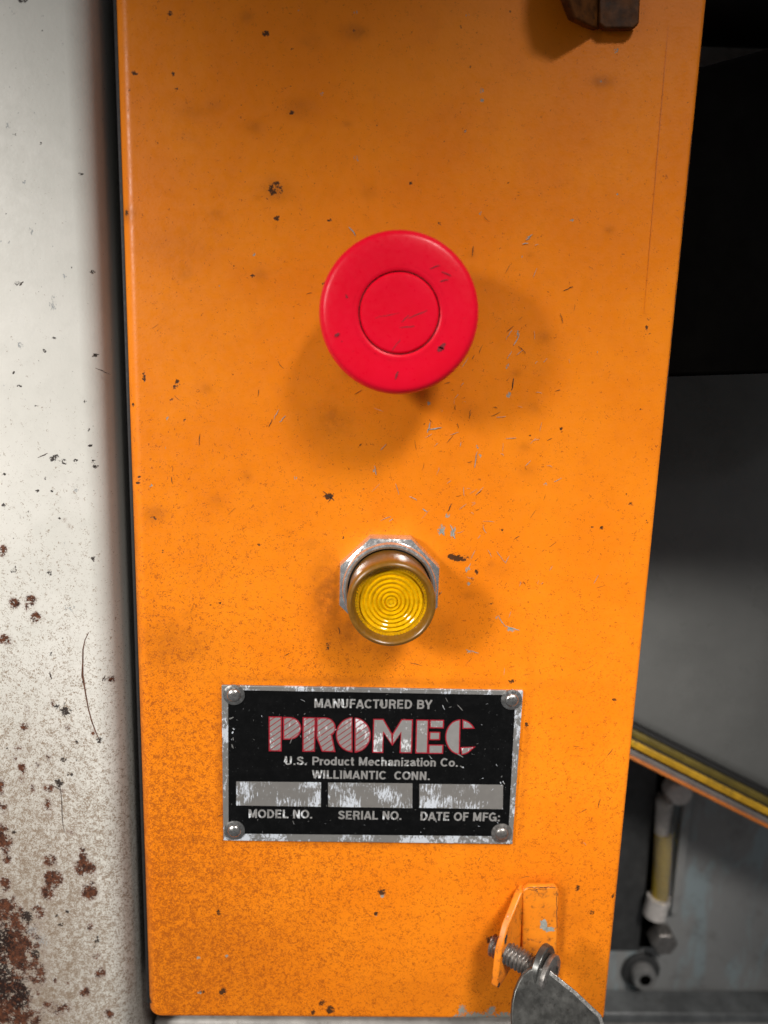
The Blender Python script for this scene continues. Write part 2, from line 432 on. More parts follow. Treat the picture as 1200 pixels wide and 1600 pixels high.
dark = [(415,53,5,5,1.3),(267,20,7,6,.75),(458,78,4,4,.8),(430,296,13,11,.85),(432,288,6,4,.9),(433,341,6,5,.8),(210,115,7,6,.7),(271,117,6,5,.65),(203,141,3,4,.8),(276,138,4,3,.8),(455,176,6,5,.7),(727,205,4,3,.8),
 (715,872,16,5,1.2),(705,869,6,4,1.1),(513,775,10,7,.85),(275,603,8,7,.7),(277,596,4,4,.8),(597,1393,6,6,1.1),(588,1427,5,3,1),(342,1426,4,5,1),(348,1550,6,6,1.1),(503,1567,6,6,.9),(516,1578,7,8,.9),(489,1582,4,5,.9),
 (316,1550,6,3,.7),(490,650,6,4,.5),(198,332,5,8,.7),(512,1010,5,7,.9),(240,812,9,7,.55),(215,755,4,2,1),(217,745,4,3,.8),(225,590,3,8,.8),(207,633,3,4,.8),(1005,1395,3,4,.9),(902,1388,4,6,.9),(925,1426,4,4,.9),(958,1400,3,4,.9),
 (940,825,4,3,.9),(960,1093,6,3,.8),(555,50,14,8,.42),(785,1225,5,4,.5),(822,1133,5,5,.7),(800,1065,8,5,.7),(765,1467,7,10,.75),(232,1573,4,9,1),(330,945,5,4,.5),(556,243,4,4,.5),(1011,815,3,3,.9),(1003,640,3,3,.9),(745,893,4,6,.7),(738,905,4,5,.7)]
chip = [(963,79,5,5,.75),(753,140,4,7,.7),(753,158,5,6,.65),(727,205,5,4,.5),(558,247,6,6,.7),(557,20,6,5,.6),(690,828,7,9,.85),(708,832,5,10,.9),(699,806,5,5,.7),(730,890,5,5,.75),(732,912,4,4,.65),(745,1590,40,9,1.0),(722,1578,7,10,.9),(768,1578,8,7,.9),(790,1589,18,8,.9),
 (940,127,10,5,.42),(808,522,5,10,.6),(793,572,4,8,.6),(795,617,5,6,.7),(670,630,6,5,.6),(690,640,5,5,.5),(585,735,4,4,.6),(745,700,4,8,.6),(310,1497,4,3,.8),(354,1494,4,3,.7),(775,965,6,3,.6),(798,984,10,4,.7),(735,1018,10,3,.55),(825,372,6,5,.6),(598,1399,4,4,.9),(588,1430,4,3,.7),(313,1551,6,3,.8)]
smg_shade = [(555,50,18,11,.8),(940,127,16,9,.8),(386,28,9,9,.55),(270,1010,60,38,.55),(242,803,16,11,.7),(512,930,26,52,1.1),(545,985,30,28,.8),(690,985,26,22,.35),(520,655,26,26,.55),(430,296,22,18,.6),(198,333,12,11,.7),(470,170,22,16,.45),(600,1010,60,18,.55),(585,1065,250,7,.55),(345,1190,6,130,.7),(575,1318,235,6,.55),(820,1190,6,130,.5),(300,175,26,14,.3),  # the spot below left of the button paints its overlapping shadows
 (760,1480,36,75,.35),(890,1430,26,40,.3),(840,1378,44,10,.6),(880,1440,9,60,.55),(715,872,22,9,.5),(330,1500,140,80,.25),(210,1040,8,25,.7),(208,905,8,20,.6),(650,1550,90,30,.2),(270,385,60,30,.2),(780,890,40,12,.25)]
for k in range(95):
    r_ = random.uniform(1.5, 4.5)
    dark.append((random.uniform(215, 1030), random.uniform(10, 1050), r_*random.uniform(.8, 1.6), r_, random.uniform(.45, .75)))
for k in range(30):
    r_ = random.uniform(5, 16)
    smg_shade.append((random.uniform(215, 980), random.uniform(10, 1000), r_, r_*random.uniform(.6, 1.0), random.uniform(.2, .5)))
for k in range(26):
    r_ = random.uniform(2, 4.5)
    chip.append((random.uniform(230, 1020), random.uniform(10, 900), r_, r_*random.uniform(.7, 1.3), random.uniform(.5, .7)))
soft = {'dirt': lambda X, Z: np.clip(.22 + .62*np.clip((P(500, 560).z-Z)/100, 0, 1.2)*(.68+.32*np.clip((-10-X)/45, -.7, 1)), .05, .95),
        'smudge_shade': lambda X, Z: .75*np.clip((-57.2-X)/1.6, 0, 1)*np.clip((P(200, 450).z-Z)/70, 0, 1) + .5*np.clip((X-66.6)/1.0, 0, 1) + .55*np.clip((ZB+1.6-Z)/1.2, 0, 1)}
wear(cov, A[:, 0], A[:, 2], {k: pxmarks(v, 0) for k, v in (('dark', dark), ('chip', chip), ('smudge_shade', smg_shade))}, soft)

# scratches in the orange paint: bare metal and dirty ones
Sg, Sd = ([], []), ([], [])
manual_g = [(822,375,832,366,.5),(825,380,815,381,.4),(803,540,812,521,.45),(792,560,800,548,.3),(668,672,690,668,.5),(672,660,668,675,.5),(745,705,741,730,.4),(800,515,790,530,.25),(778,962,790,980,.35),(790,978,812,985,.55),
 (728,1015,748,1020,.5),(686,826,694,836,.6),(704,820,711,842,.6),(660,795,668,800,.4),(735,880,728,894,.4),(545,355,556,368,.4),(585,728,588,742,.4),(640,775,652,782,.3),(790,880,775,860,.2),(435,640,428,655,.25),(437,660,446,650,.3)]
manual_d = [(800,610,802,590,.4),(505,768,522,782,.5),(522,770,512,785,.4),(880,455,895,448,.3),(700,800,706,786,.35),(560,545,575,552,.3),(735,640,733,655,.3),(810,540,822,552,.25),(875,490,880,505,.25),(740,385,738,400,.3),(660,1040,640,1035,.25),(425,655,420,668,.3)]
for lst, Sx in ((manual_g, Sg), (manual_d, Sd)):
    for (x0, y0, x1, y1, ww) in lst:
        sliver([P(x0+(x1-x0)*t+random.uniform(-.8, .8), y0+(y1-y0)*t+random.uniform(-.8, .8)) for t in np.linspace(0, 1, 5)], ww*.55, -.13, Sx)
for k in range(150):
    # clustered right of the button and round the lamp
    if k < 95: px, py = random.gauss(740, 75), random.gauss(740, 130)
    else: px, py = random.uniform(230, 980), random.uniform(380, 1560)
    if not 215 < px < 985 or 355 < px < 810 and 1060 < py < 1325: continue
    ang = random.gauss(-.9, .8); ln = random.uniform(2, 9)
    Sx = Sg if random.random() < (.55 if k < 95 else .15) else Sd
    bend = random.uniform(-1.5, 1.5)
    sliver([P(px+ln*t*math.cos(ang)-bend*t*t, py+ln*t*math.sin(ang)+bend*t*t) for t in np.linspace(-1, 1, 5)], random.uniform(.05, .13), -.13, Sx)
mesh('scratch_marks', Sg[0], Sg[1], M['scratch_grey'], cover_thing, kind='stuff')
mesh('scratch_marks', Sd[0], Sd[1], M['scratch_dark'], cover_thing, kind='stuff')

# welded brackets with an ear bent forward: flange on the cover, ear pointing left and out
E_DIR = Vector((-.62, -.785, 0)).normalized(); D_DIR = Vector((.785, -.62, 0)).normalized()
TH = 1.9
def bracket(flange, ear, up, mat='orange_small'):
    o = None
    root_v, root_f = slab(flange, TH, (0, 1, 0))
    b = mesh('bracket', root_v, root_f, M[mat], cover_thing); bevel(b, .35)
    v, f = slab(ear, TH, -D_DIR)
    e = mesh('ear', v, f, M[mat], b); bevel(e, .35)
    return b
M['orange_small'] = None
def orange_small():
    n = NT('orange_bracket_paint')
    c = n.mix(n.step(n.noise(.12, 4, .6), .35, .7), (.74, .20, .010), (.84, .25, .012))
    c = n.mix(n.step(n.noise(.5, 6, .75, off=4), .50, .68, 0, .8), c, (.15, .055, .018))
    c = n.mix(n.step(n.noise(.35, 6, .75, off=9.3), .655, .68), c, (.035, .03, .028))
    c = n.mix(n.step(n.noise(.22, 4, .65, off=14.6), .69, .71), c, (.36, .39, .40))
    return n.out(Base_Color=c, Roughness=.38, Normal=n.bump(n.noise(1.0, 4, .6), .03, .6))
M['orange_small'] = orange_small()

YF = -2.6
bx = P(817, 1440, YF)                      # the bend line
fl = [P(817, 1392, YF), P(826, 1386, YF), P(868, 1386, YF), P(873, 1391, YF), P(868, 1535, YF), P(815, 1535, YF)]
# ear outline in the plane spanned by E_DIR and z through the bend line
def earpt(s, z): return Vector((bx.x, YF+TH*.5, 0)) + E_DIR*s + Vector((0, 0, z))
zt = P(817, 1392, YF).z
ear = [earpt(-1.3, zt-.2), earpt(1.5, zt-.4), earpt(8.5, zt-6.2), earpt(11.6, zt-12.0), earpt(12.6, zt-21.5), earpt(11.0, zt-23.0), earpt(5.0, zt-21.5), earpt(2.5, zt-22.5), earpt(-1.3, zt-24)]
bracket(fl, ear, 1)
for (s0, z0_, rs, rz) in ((9.2, zt-9.6, .75, 1.7), (10.6, zt-13.2, .45, .8), (11.6, zt-21.6, .7, .9)):
    pv = []
    for k in range(14):
        a_ = 2*math.pi*k/14; q_ = random.uniform(.6, 1.15)
        pv.append(earpt(s0+rs*q_*math.cos(a_), z0_+rz*q_*math.sin(a_)) + D_DIR*.05)
    mesh('paint_chip', pv, [tuple(range(14))], M['dark_grey_chip'], cover_thing)
def blob(px, py, rx, ry, y, n=18):
    V = []
    for k in range(n):
        a = 2*math.pi*k/n; r = random.uniform(.65, 1.15); p = P(px+rx*r*math.cos(a), py+ry*r*math.sin(a), y); V.append(p)
    return V, [tuple(range(n))]
for shape in ((849, 1445, 6, 9), (858, 1452, 9, 5)):
    v, f = blob(*shape, YF-.04-random.uniform(0, .02)); mesh('paint_chip', v, f, M['scratch_grey'], cover_thing, flipy=True)
Sb = ([], [])
for (x0, y0, x1, y1, ww) in ((822, 1387, 870, 1386, .35), (870, 1392, 870, 1450, .18), (824, 1390, 850, 1389, .22), (806, 1405, 792, 1428, .0)):
    if ww: sliver([P(x0+(x1-x0)*q_+random.uniform(-.8, .8), y0+(y1-y0)*q_+random.uniform(-.8, .8), YF) for q_ in np.linspace(0, 1, 12)], ww, YF-.05, Sb)
mesh('scratch_marks', Sb[0], Sb[1], M['scratch_rust'], cover_thing, kind='stuff')
Sl = ([], [])
sliver([P(1044+(1006-1044)*q_, 40+(490-40)*q_) for q_ in np.linspace(0, 1, 14)], .16, -.13, Sl)
nl = NT('paint_seam'); mesh('scratch_marks', Sl[0], Sl[1], nl.out(Base_Color=(.66, .165, .005), Roughness=.4), cover_thing, kind='stuff')
bx2 = P(937, 20, YF)
fl2 = [P(936, -60, YF), P(936, 36, YF), P(945, 44, YF), P(990, 44, YF), P(999, 36, YF), P(1003, -60, YF)]
zb2 = P(936, 40, YF).z
E2 = Vector((-.75, -.66, 0)); e2 = lambda s, z: Vector((bx2.x, YF+TH*.5, 0)) + E2*s + Vector((0, 0, z))
ear2 = [e2(-1.3, zb2), e2(2.5, zb2-.4), e2(8, zb2-.6), e2(12.2, zb2+3), e2(14, zb2+9), e2(14, zb2+20), e2(-1.3, zb2+20)]
bracket(fl2, ear2, -1, 'dark_orange')

v, f = boxv(XL-1.1, XL-.06, 3.6, 42, ZB+1, ZT-2)  # black strip added to keep the gap beside the cover dark
bevel(mesh('gap_dark_strip', v, f, M['black_rubber'], None, label='black strip added to darken the gap between cream panel and orange cover', cat='shade strip'), .3)
# bright sliver painting the highlight along the right edge of the cover
Vw = []; zz = np.linspace(P(1085, 210).z, P(1040, 640).z, 60)
for k, z in enumerate(zz):
    wd = .10+.22*abs(math.sin(k*.37)*math.sin(k*1.3+.4))*math.sin(math.pi*k/59)
    Vw += [(XR-.30-wd, .02, z), (XR-.02, .62+wd, z)]
mesh('edge_highlight', Vw, [(2*k, 2*k+1, 2*k+3, 2*k+2) for k in range(59)], M['steel_edge_glint'], cover_thing)
# ================================================================== STOP BUTTON
def stop_button():
    yb = -20.0
    c = P(623.5, 490, yb); r = (P(748, 490, yb)-P(498.5, 490, yb)).length/2
    base = Vector((c.x, 0, c.z))
    t = thing('stop_button', base, 'red mushroom push button with ring groove on the orange cover', 'push button')
    ax = (0, -1, 0)
    def part(name, prof, mat, par=t, n=128):
        v, f = lathe(base, ax, prof, n); return mesh(name, v, f, M[mat], par, smooth=True)
    part('collar', [(0, .05), (14, .05), (14, 2.2), (13.2, 3), (9.6, 3), (9.6, 5), (0, 5)], 'dark_steel')
    part('stem', [(0, 4.5), (8, 4.5), (8, 14.5), (0, 14.5)], 'black_rubber')
    prof = [(8.0, 13.6), (r-2.2, 13.8), (r-.9, 14.2), (r-.25, 15.0), (r-.02, 17.2), (r, 18.8)]
    # soft shoulder
    for k in range(0, 9):
        a = math.radians(10*k+5); prof.append((r-1.8+1.8*math.cos(a)**.9, 19.5+2.1*math.sin(a)))
    rg = r*.497
    rr = [r-2.6, r-4.2, r-6, r-7.4, rg+1.4, rg+.9]
    for q in rr: prof.append((q, 21.62+.28*(1-((q-rg)/(r-rg))**2)))
    prof += [(rg+.45, 21.9), (rg+.18, 21.7), (rg+.12, 20.9), (0, 20.9)]
    h = part('button_head', prof, 'red')
    ins = [(0, 20.8), (rg-.1, 20.8), (rg-.14, 21.5), (rg-.45, 21.85)]
    for q in (rg-1.2, rg-2.5, rg*.6, rg*.3, 0): ins.append((q, 21.95))
    i = part('button_insert', ins, 'red', h)
    v, f = lathe(base, ax, [(rg-.25, 21.25), (rg+.25, 21.25), (rg+.25, 20.95), (rg-.25, 20.95)], 96, closed=True)
    mesh('groove', v, f, M['groove'], h)
    # scuffs
    mk = [(689,543,9,6),(620,588,4,8),(527,523,4,5),(655,490,14,3),(640,505,9,3),(688,432,8,7),(505,415,3,4)]
    for o_ in (h, i):
        me = o_.data; co = np.array([(v.co + Vector(wloc(o_)))/MM for v in me.vertices])
    # scuffs as thin smears on the face
    S = ([], []); y = -22.0
    for (x0, y0, x1, y1, ww) in [(683,549,696,537,.9),(684,542,694,545,.5),(618,592,622,580,.45),(523,525,530,521,.6),(637,498,668,485,.25),(628,503,640,492,.25),(585,497,625,488,.12),(690,424,705,431,.25),(688,440,700,436,.25),(625,512,648,510,.2),(612,548,626,530,.2),(672,420,688,414,.2),(540,460,543,466,.3)]:
        sliver([P(x0+(x1-x0)*q+random.uniform(-.7, .7), y0+(y1-y0)*q+random.uniform(-.7, .7), y) for q in np.linspace(0, 1, 6)], ww, y+.02, S)
    n = NT('red_scuff'); sm = n.out(Base_Color=n.mix(n.noise(1.3, 5, .7), (.10, .012, .018), (.40, .02, .035)), Roughness=.6)
    mesh('scratch_marks', S[0], S[1], sm, h, kind='stuff')
    return t
stop_button()

# ================================================================== INDICATOR LAMP
def indicator():
    yb = -3.0
    c = P(608, 915.5, yb); base = Vector((c.x, 0, c.z))
    af = (P(685.5, 916, yb)-P(530.5, 916, yb)).length/2
    t = thing('indicator_lamp', base, 'round amber indicator lamp with ribbed lens in an octagonal nut', 'indicator lamp')
    ax = Vector((0, -1, 0))
    # octagonal nut with chamfered corners
    v, f = lathe(base, ax, [(0, .03), (af, .03, True), (af, 3.3, True), (af*.985, 3.9, True), (af*.93, 4.3), (af*.9, 4.35), (0, 4.35)], 96, poly=8, rot=math.pi/8)
    mesh('ring_nut', v, f, M['chrome'], t, smooth=True)
    rf = af*.94
    v, f = lathe(base, ax, [(rf-1.9, 4.2), (rf, 4.2), (rf, 5.6), (rf-.25, 6.1), (rf-.8, 6.25), (rf-1.25, 6.0), (rf-1.5, 4.6)], 96, closed=True)
    mesh('collar', v, f, M['chrome'], t, smooth=True)
    v, f = lathe(base, ax, [(0, 4.3), (rf-1.45, 4.3), (rf-1.45, 4.8), (0, 4.8)], 64)  # black disc painting the shadow gap between collar and lens cap
    mesh('gap_shade_disc', v, f, M['black_rubber'], t)
    # lens cap: from the front rim position in the photo
    h = 17.0
    cf = P(612, 945.5, -h); rc = (P(682, 945, -h)-P(542.5, 945, -h)).length/2
    tilt = (cf - (base+ax*4.6)).normalized()
    r0 = rf-1.75
    H = (cf-(base+ax*4.6)).length
    cb = base+ax*4.6
    v, f = lathe(cb, tilt, [(r0-1.5, .1), (r0-.1, .1), (r0, .6), (rc+.02, H-2.6), (rc+.05, H-1.3), (rc-.05, H-.5), (rc-.4, H-.1), (rc-.8, H), (rc-1.15, H-.2), (rc-1.4, H-.8), (rc-1.8, H-2.45), (r0-1.5, H-2.9)], 96, closed=True)
    cap = mesh('lens_cap', v, f, M['amber_cap'], t, smooth=True)
    # stepped lens with concentric ribs
    rl = rc-1.78; prof = [(rl, H-3.4), (rl, H-2.5)]
    steps = [.84, .71, .58, .46, .34, .22, .12]
    for q, s in enumerate(steps):
        hh = H-2.35 + .5*(1-s*s)
        prof += [(rl*(s+.055), hh-.42), (rl*(s+.012), hh+.20), (rl*(s-.022), hh+.12)]
    prof += [(rl*.06, H-1.95), (rl*.045, H-1.6), (0, H-1.58)]
    v, f = lathe(cb, tilt, prof, 96)
    mesh('lens', v, f, M['amber_lens'], t, smooth=True)
    v, f = lathe(cb, tilt, [(0, H-4.6), (rl-.1, H-4.6), (rl-.1, H-4.4), (0, H-4.4)], 64)
    mesh('reflector', v, f, M['brass'], t)
    # fine knurl where lens meets cap
    V = []; Fc = []
    a, u, w_ = basis(tilt)
    for k in range(72):
        th = 2*math.pi*k/72
        d = u*math.cos(th)+w_*math.sin(th); tg = a.cross(d)
        p = cb+tilt*(H-2.5)+d*(rl-.05)
        q = [p+tg*.14, p-tg*.14, p-tg*.14-d*.55+tilt*.02, p+tg*.14-d*.55+tilt*.02]
        b = len(V); V += [x+tilt*.02 for x in q] + [x+tilt*.2 for x in q]
        Fc += [(b, b+1, b+2, b+3), (b+4, b+5, b+6, b+7), (b, b+1, b+5, b+4), (b+1, b+2, b+6, b+5), (b+2, b+3, b+7, b+6), (b+3, b, b+4, b+7)]
    mesh('lens_knurl', V, Fc, M['amber_lens'], t, kind='stuff')
indicator()

# ================================================================== NAMEPLATE
def _arc(cx, cy, rx, ry, a0, a1, n=12):
    return [(cx+rx*math.cos(math.radians(a0+(a1-a0)*k/n)), cy+ry*math.sin(math.radians(a0+(a1-a0)*k/n))) for k in range(n+1)]
_b, _t = .092, .908
_S = [(.57, .74), (.52, .86), (.36, _t), (.2, .85), (.16, .72), (.23, .6), (.37, .52), (.52, .44), (.59, .28), (.53, .15), (.37, _b), (.2, .14), (.13, .28)]
_stem = [(.16, 0), (.16, 1)]
_xh = .635
GLYPH = {
 ' ': (.34, []), '.': (.32, [[(.16, 0), (.16, .19)]]), ':': (.34, [[(.17, 0), (.17, .19)], [(.17, .5), (.17, .69)]]),
 'A': (.74, [[(.09, 0), (.36, .96)], [(.38, .96), (.65, 0)], [(.2, .27), (.54, .27)]]),
 'B': (.74, [_stem, [(.16, _t), (.38, _t)]+_arc(.4, .72, .19, .188, 90, -90, 8)+[(.16, .53)], [(.16, .53), (.4, .53)]+_arc(.42, .31, .21, .218, 90, -90, 8)+[(.16, _b)]]),
 'C': (.74, [_arc(.39, .5, .28, _t-.5, 42, 318, 16)]),
 'D': (.76, [_stem, [(.16, _t), (.34, _t)]+_arc(.35, .5, .28, _t-.5, 88, -88, 12)+[(.16, _b)]]),
 'E': (.68, [_stem, [(.16, _t), (.6, _t)], [(.16, .51), (.56, .51)], [(.16, _b), (.61, _b)]]),
 'F': (.62, [_stem, [(.16, _t), (.58, _t)], [(.16, .5), (.53, .5)]]),
 'G': (.80, [_arc(.40, .5, .29, _t-.5, 45, 300, 16)+[(.64, .2), (.66, .45)], [(.4, .44), (.74, .44)], [(.68, 0), (.68, .4)]]),
 'I': (.32, [_stem]), 'L': (.62, [_stem, [(.16, _b), (.59, _b)]]),
 'M': (.88, [[(.15, 0), (.15, 1)], [(.18, .94), (.44, .08)], [(.44, .08), (.70, .94)], [(.73, 0), (.73, 1)]]),
 'N': (.76, [_stem, [(.18, .94), (.58, .06)], [(.6, 0), (.6, 1)]]),
 'O': (.82, [_arc(.41, .5, .30, _t-.5, 0, 360, 24)]),
 'P': (.68, [_stem, [(.16, _t), (.4, _t)]+_arc(.41, .67, .2, .238, 90, -90, 8)+[(.16, .432)]]),
 'R': (.74, [_stem, [(.16, _t), (.4, _t)]+_arc(.41, .69, .2, .218, 90, -90, 8)+[(.16, .472)], [(.42, .46), (.54, .36), (.57, .14), (.61, 0)]]),
 'S': (.70, [_S]), 'T': (.64, [[(.03, _t), (.61, _t)], [(.32, 0), (.32, .9)]]),
 'U': (.76, [[(.16, 1), (.16, .32)]+_arc(.38, .32, .22, .228, 180, 360, 12)+[(.6, 1)]]),
 'W': (.98, [[(.09, 1), (.27, .04)], [(.29, .04), (.48, .96)], [(.50, .96), (.69, .04)], [(.71, .04), (.89, 1)]]),
 'Y': (.70, [[(.08, 1), (.35, .42)], [(.62, 1), (.35, .42)], [(.35, 0), (.35, .44)]]),
 'a': (.58, [[(.12, .52)]+_arc(.29, .5, .16, .14, 150, 20, 8)+[(.46, .2), (.52, .04)], [(.45, .42), (.28, .38), (.14, .28), (.14, .15), (.24, _b), (.38, .14), (.45, .24)]]),
 'c': (.56, [_arc(.30, .36, .2, _xh-.36, 48, 312, 14)]),
 'd': (.62, [_arc(.29, .36, .19, _xh-.36, 0, 360, 16), [(.49, 0), (.49, 1)]]),
 'e': (.58, [[(.12, .36), (.46, .36)]+_arc(.29, .36, .19, _xh-.36, 0, 318, 16)]),
 'h': (.60, [[(.14, 0), (.14, 1)], [(.14, .46)]+_arc(.30, .46, .16, .178, 140, 0, 8)+[(.46, 0)]]),
 'i': (.28, [[(.14, 0), (.14, .72)], [(.14, .83), (.14, 1)]]),
 'n': (.60, [[(.14, 0), (.14, .72)], [(.14, .46)]+_arc(.30, .46, .16, .178, 140, 0, 8)+[(.46, 0)]]),
 'o': (.60, [_arc(.30, .36, .2, _xh-.36, 0, 360, 16)]),
 'r': (.40, [[(.14, 0), (.14, .72)], [(.14, .42), (.2, .58), (.38, _xh)]]),
 't': (.36, [[(.17, .95), (.17, .2), (.21, _b), (.34, _b)], [(.03, _xh), (.33, _xh)]]),
 'u': (.60, [[(.14, .72), (.14, .27)]+_arc(.30, .26, .16, .172, 180, 320, 8)+[(.46, .3)], [(.46, 0), (.46, .72)]]),
 'z': (.52, [[(.06, _xh), (.46, _xh)], [(.44, .6), (.09, .13)], [(.05, _b), (.48, _b)]]),
}
def nameplate():
    W, H = 76.2, 43.38
    t = thing('nameplate', (0, 0, -H/2), 'black and silver riveted metal nameplate with PROMEC lettering and three blank boxes', 'nameplate')
    T0 = -.16
    cor = [(-W/2, T0, -H/2), (W/2, T0, -H/2), (W/2, T0, H/2), (-W/2, T0, H/2)]
    v, f = slab(cor, .75, (0, -1, 0))
    pl = bevel(mesh('plate', v, f, M['aluminium'], t), .12)
    yp = T0-.75
    def poly(name, pts, mat, y, par=t): return mesh(name, [(p[0], y, p[1]) for p in pts], [tuple(range(len(pts)))], M[mat], par)
    q = lambda px, py: (lambda p: (p.x, p.z))(P(px, py, yp))
    c3 = lambda X, Y: q(330+.425*X, 1050+.425*Y)
    bo = [c3(62, 66), c3(1119, 85), c3(1092, 604), c3(64, 594)]
    v, f = slab([(p[0], yp, p[1]) for p in bo], .03, (0, -1, 0)); mesh('black_field', v, f, M['black_enamel'], t)
    y1 = yp-.05
    for (X0, Y0, X1, Y1) in ((92, 402, 404, 493), (430, 406, 740, 498), (765, 411, 1073, 502)):
        sk = .017*0
        pts = [c3(X0, Y0), c3(X1, Y0+3), c3(X1-1, Y1+2), c3(X0, Y1-3)]
        v, f = slab([(p[0], y1+.015, p[1]) for p in pts], .03, (0, -1, 0)); mesh('data_box', v, f, M['field'], t)
    # ---- text lines
    def text(name, s, a, b, cap, half=.092):
        """a, b: pixel of the left and right end of the baseline, cap: pixel cap height"""
        p0, p1 = q(*a), q(*b); pc = q(a[0], a[1]-cap); ch = pc[1]-p0[1]
        adv = 0.0; strokes = []
        for chx in s:
            wd, sts = GLYPH[chx]
            strokes += [[(x+adv, z) for x, z in st] for st in sts]; adv += wd
        x0 = min(x for st in strokes for x, z in st)-half; x1 = max(x for st in strokes for x, z in st)+half
        sx = (p1[0]-p0[0])/(x1-x0); V = []; Fc = []
        for k, st in enumerate(strokes):
            n = len(st); b0 = len(V); pv = [Vector((x, z)) for x, z in st]
            loop = (pv[0]-pv[-1]).length < 1e-6
            for i in range(n):
                d0 = pv[i]-pv[i-1] if i else (pv[-1]-pv[-2] if loop else pv[1]-pv[0])
                d1 = pv[i+1]-pv[i] if i < n-1 else (pv[1]-pv[0] if loop else pv[-1]-pv[-2])
                d0.normalize(); d1.normalize(); nn = Vector((-d0.y-d1.y, d0.x+d1.x)).normalized()
                kk = half/max(.5, nn.dot(Vector((-d1.y, d1.x))))
                for sg in (-1, 1):
                    pt = pv[i]+nn*kk*sg; u = (pt.x-x0)*sx/(p1[0]-p0[0])
                    V.append((p0[0]+(pt.x-x0)*sx, y1-.004*(k % 3), p0[1]+(p1[1]-p0[1])*u+pt.y*ch))
            Fc += [(b0+2*i, b0+2*i+2, b0+2*i+3, b0+2*i+1) for i in range(n-1)]
        return mesh(name, V, Fc, M['silver_print'], t)
    g = lambda X, Y: (330+.425*X, 1050+.425*Y)
    text('text_line', 'MANUFACTURED BY', g(379, 131), g(813, 136), 14.2)
    text('text_line', 'U.S. Product Mechanization Co.', g(271, 341), g(906, 348), 13.4, .085)
    text('text_line', 'WILLIMANTIC  CONN.', g(370, 391), g(803, 397), 13.2)
    text('text_line', 'MODEL NO.', g(138, 536), g(371, 538), 13.4)
    text('text_line', 'SERIAL NO.', g(466, 541), g(699, 543), 13.4)
    text('text_line', 'DATE OF MFG:', g(769, 545), g(1060, 549), 13.6)
    # ---- the big stencil lettering
    def arcp(cx, cy, rx, ry, a0, a1, n=18): return [(cx+rx*math.cos(math.radians(a0+(a1-a0)*k/n)), cy-ry*math.sin(math.radians(a0+(a1-a0)*k/n))) for k in range(n+1)]
    A5 = lambda pts: [q(330+.225*X, 1050+.225*Y) for X, Y in pts]
    A6 = lambda pts: [q(580+.21667*X, 1050+.21667*Y) for X, Y in pts]
    letters = {
     'letter_p': (True, [A5([(404,312),(487,313),(485,546),(404,545)]), A5([(503,315)]+arcp(545, 390, 76, 74, 88, -88)+[(503,465)])]),
     'letter_r': (True, [A5([(640,317),(722,318),(716,549),(638,549)]), A5([(735,319)]+arcp(790, 386, 70, 67, 88, -50)+[(858,551),(772,549),(735,455)])]),
     'letter_o': (True, [A5([(977,550)]+arcp(985, 435, 115, 118, 266, 94, 26)), A5([(999,320)]+arcp(990, 437, 114, 118, 85, -85, 26))]),
     'letter_m': (False, [A6([(19,341),(88,342),(148,448),(148,522),(88,432),(82,579),(12,577)]), A6([(155,449),(220,343),(297,345),(289,581),(208,580),(215,436),(155,522)])]),
     'letter_e': (False, [A6([(328,346),(411,347),(404,583),(322,582)]), A6([(427,347),(521,348),(519,401),(425,400)]), A6([(424,434),(494,435),(492,486),(422,486)]), A6([(418,526),(516,527),(514,585),(416,585)])]),
     'letter_c': (False, [A6([(640,345)]+arcp(640, 468, 102, 123, 92, 266, 26)+[(634,590)]), A6([(661,346)]+arcp(648, 468, 108, 122, 80, 32, 10)+[(661,405)]), A6([(648,545),(745,540)]+arcp(646, 472, 106, 121, -42, -86, 10))])}
    for nm, (striped, polys) in letters.items():
        root = None
        for pts in polys:
            pts = [Vector((a, b)) for a, b in pts]
            V = [(p.x, y1, p.y) for p in pts]
            o = mesh(nm if root is None else 'stroke', V, [tuple(range(len(pts)))], M['silver_print'], t if root is None else root)
            if root is None: root = o
            # red outline ribbon
            n = len(pts); area = sum(pts[i].x*pts[(i+1) % n].y-pts[(i+1) % n].x*pts[i].y for i in range(n)); sg = 1 if area > 0 else -1
            Vo = []; 
            for i in range(n):
                d0 = (pts[i]-pts[i-1]).normalized(); d1 = (pts[(i+1) % n]-pts[i]).normalized()
                nn = Vector((d0.y+d1.y, -d0.x-d1.x))*sg
                if nn.length < 1e-6: nn = Vector((d0.y, -d0.x))*sg
                nn.normalize(); k = 1/max(.45, nn.dot(Vector((d1.y, -d1.x))*sg))
                for off in (-.14, .17): Vo.append((pts[i].x+nn.x*off*k, y1-.02, pts[i].y+nn.y*off*k))
            Fo = [(2*i, 2*i+1, 2*((i+1) % n)+1, 2*((i+1) % n)) for i in range(n)]
            if striped:
                # slanted red hatch lines clipped to the outline
                ct, st = math.cos(math.radians(38)), math.sin(math.radians(38))
                rp = [(p.x*ct+p.y*st, -p.x*st+p.y*ct) for p in pts]
                lo = min(r[1] for r in rp); hi = max(r[1] for r in rp); y = lo+.55
                while y < hi:
                    xs = []
                    for i in range(n):
                        (xa, ya), (xb, yb) = rp[i], rp[(i+1) % n]
                        if (ya-y)*(yb-y) < 0: xs.append(xa+(xb-xa)*(y-ya)/(yb-ya))
                    xs.sort()
                    for a, b in zip(xs[::2], xs[1::2]):
                        bse = len(Vo)
                        for (xx, yy) in ((a, y-.11), (b, y-.11), (b, y+.11), (a, y+.11)): Vo.append((xx*ct-yy*st, y1-.016, xx*st+yy*ct))
                        Fo.append((bse, bse+1, bse+2, bse+3))
                    y += 1.28
            mesh('red_outline', Vo, Fo, M['red_print'], root)
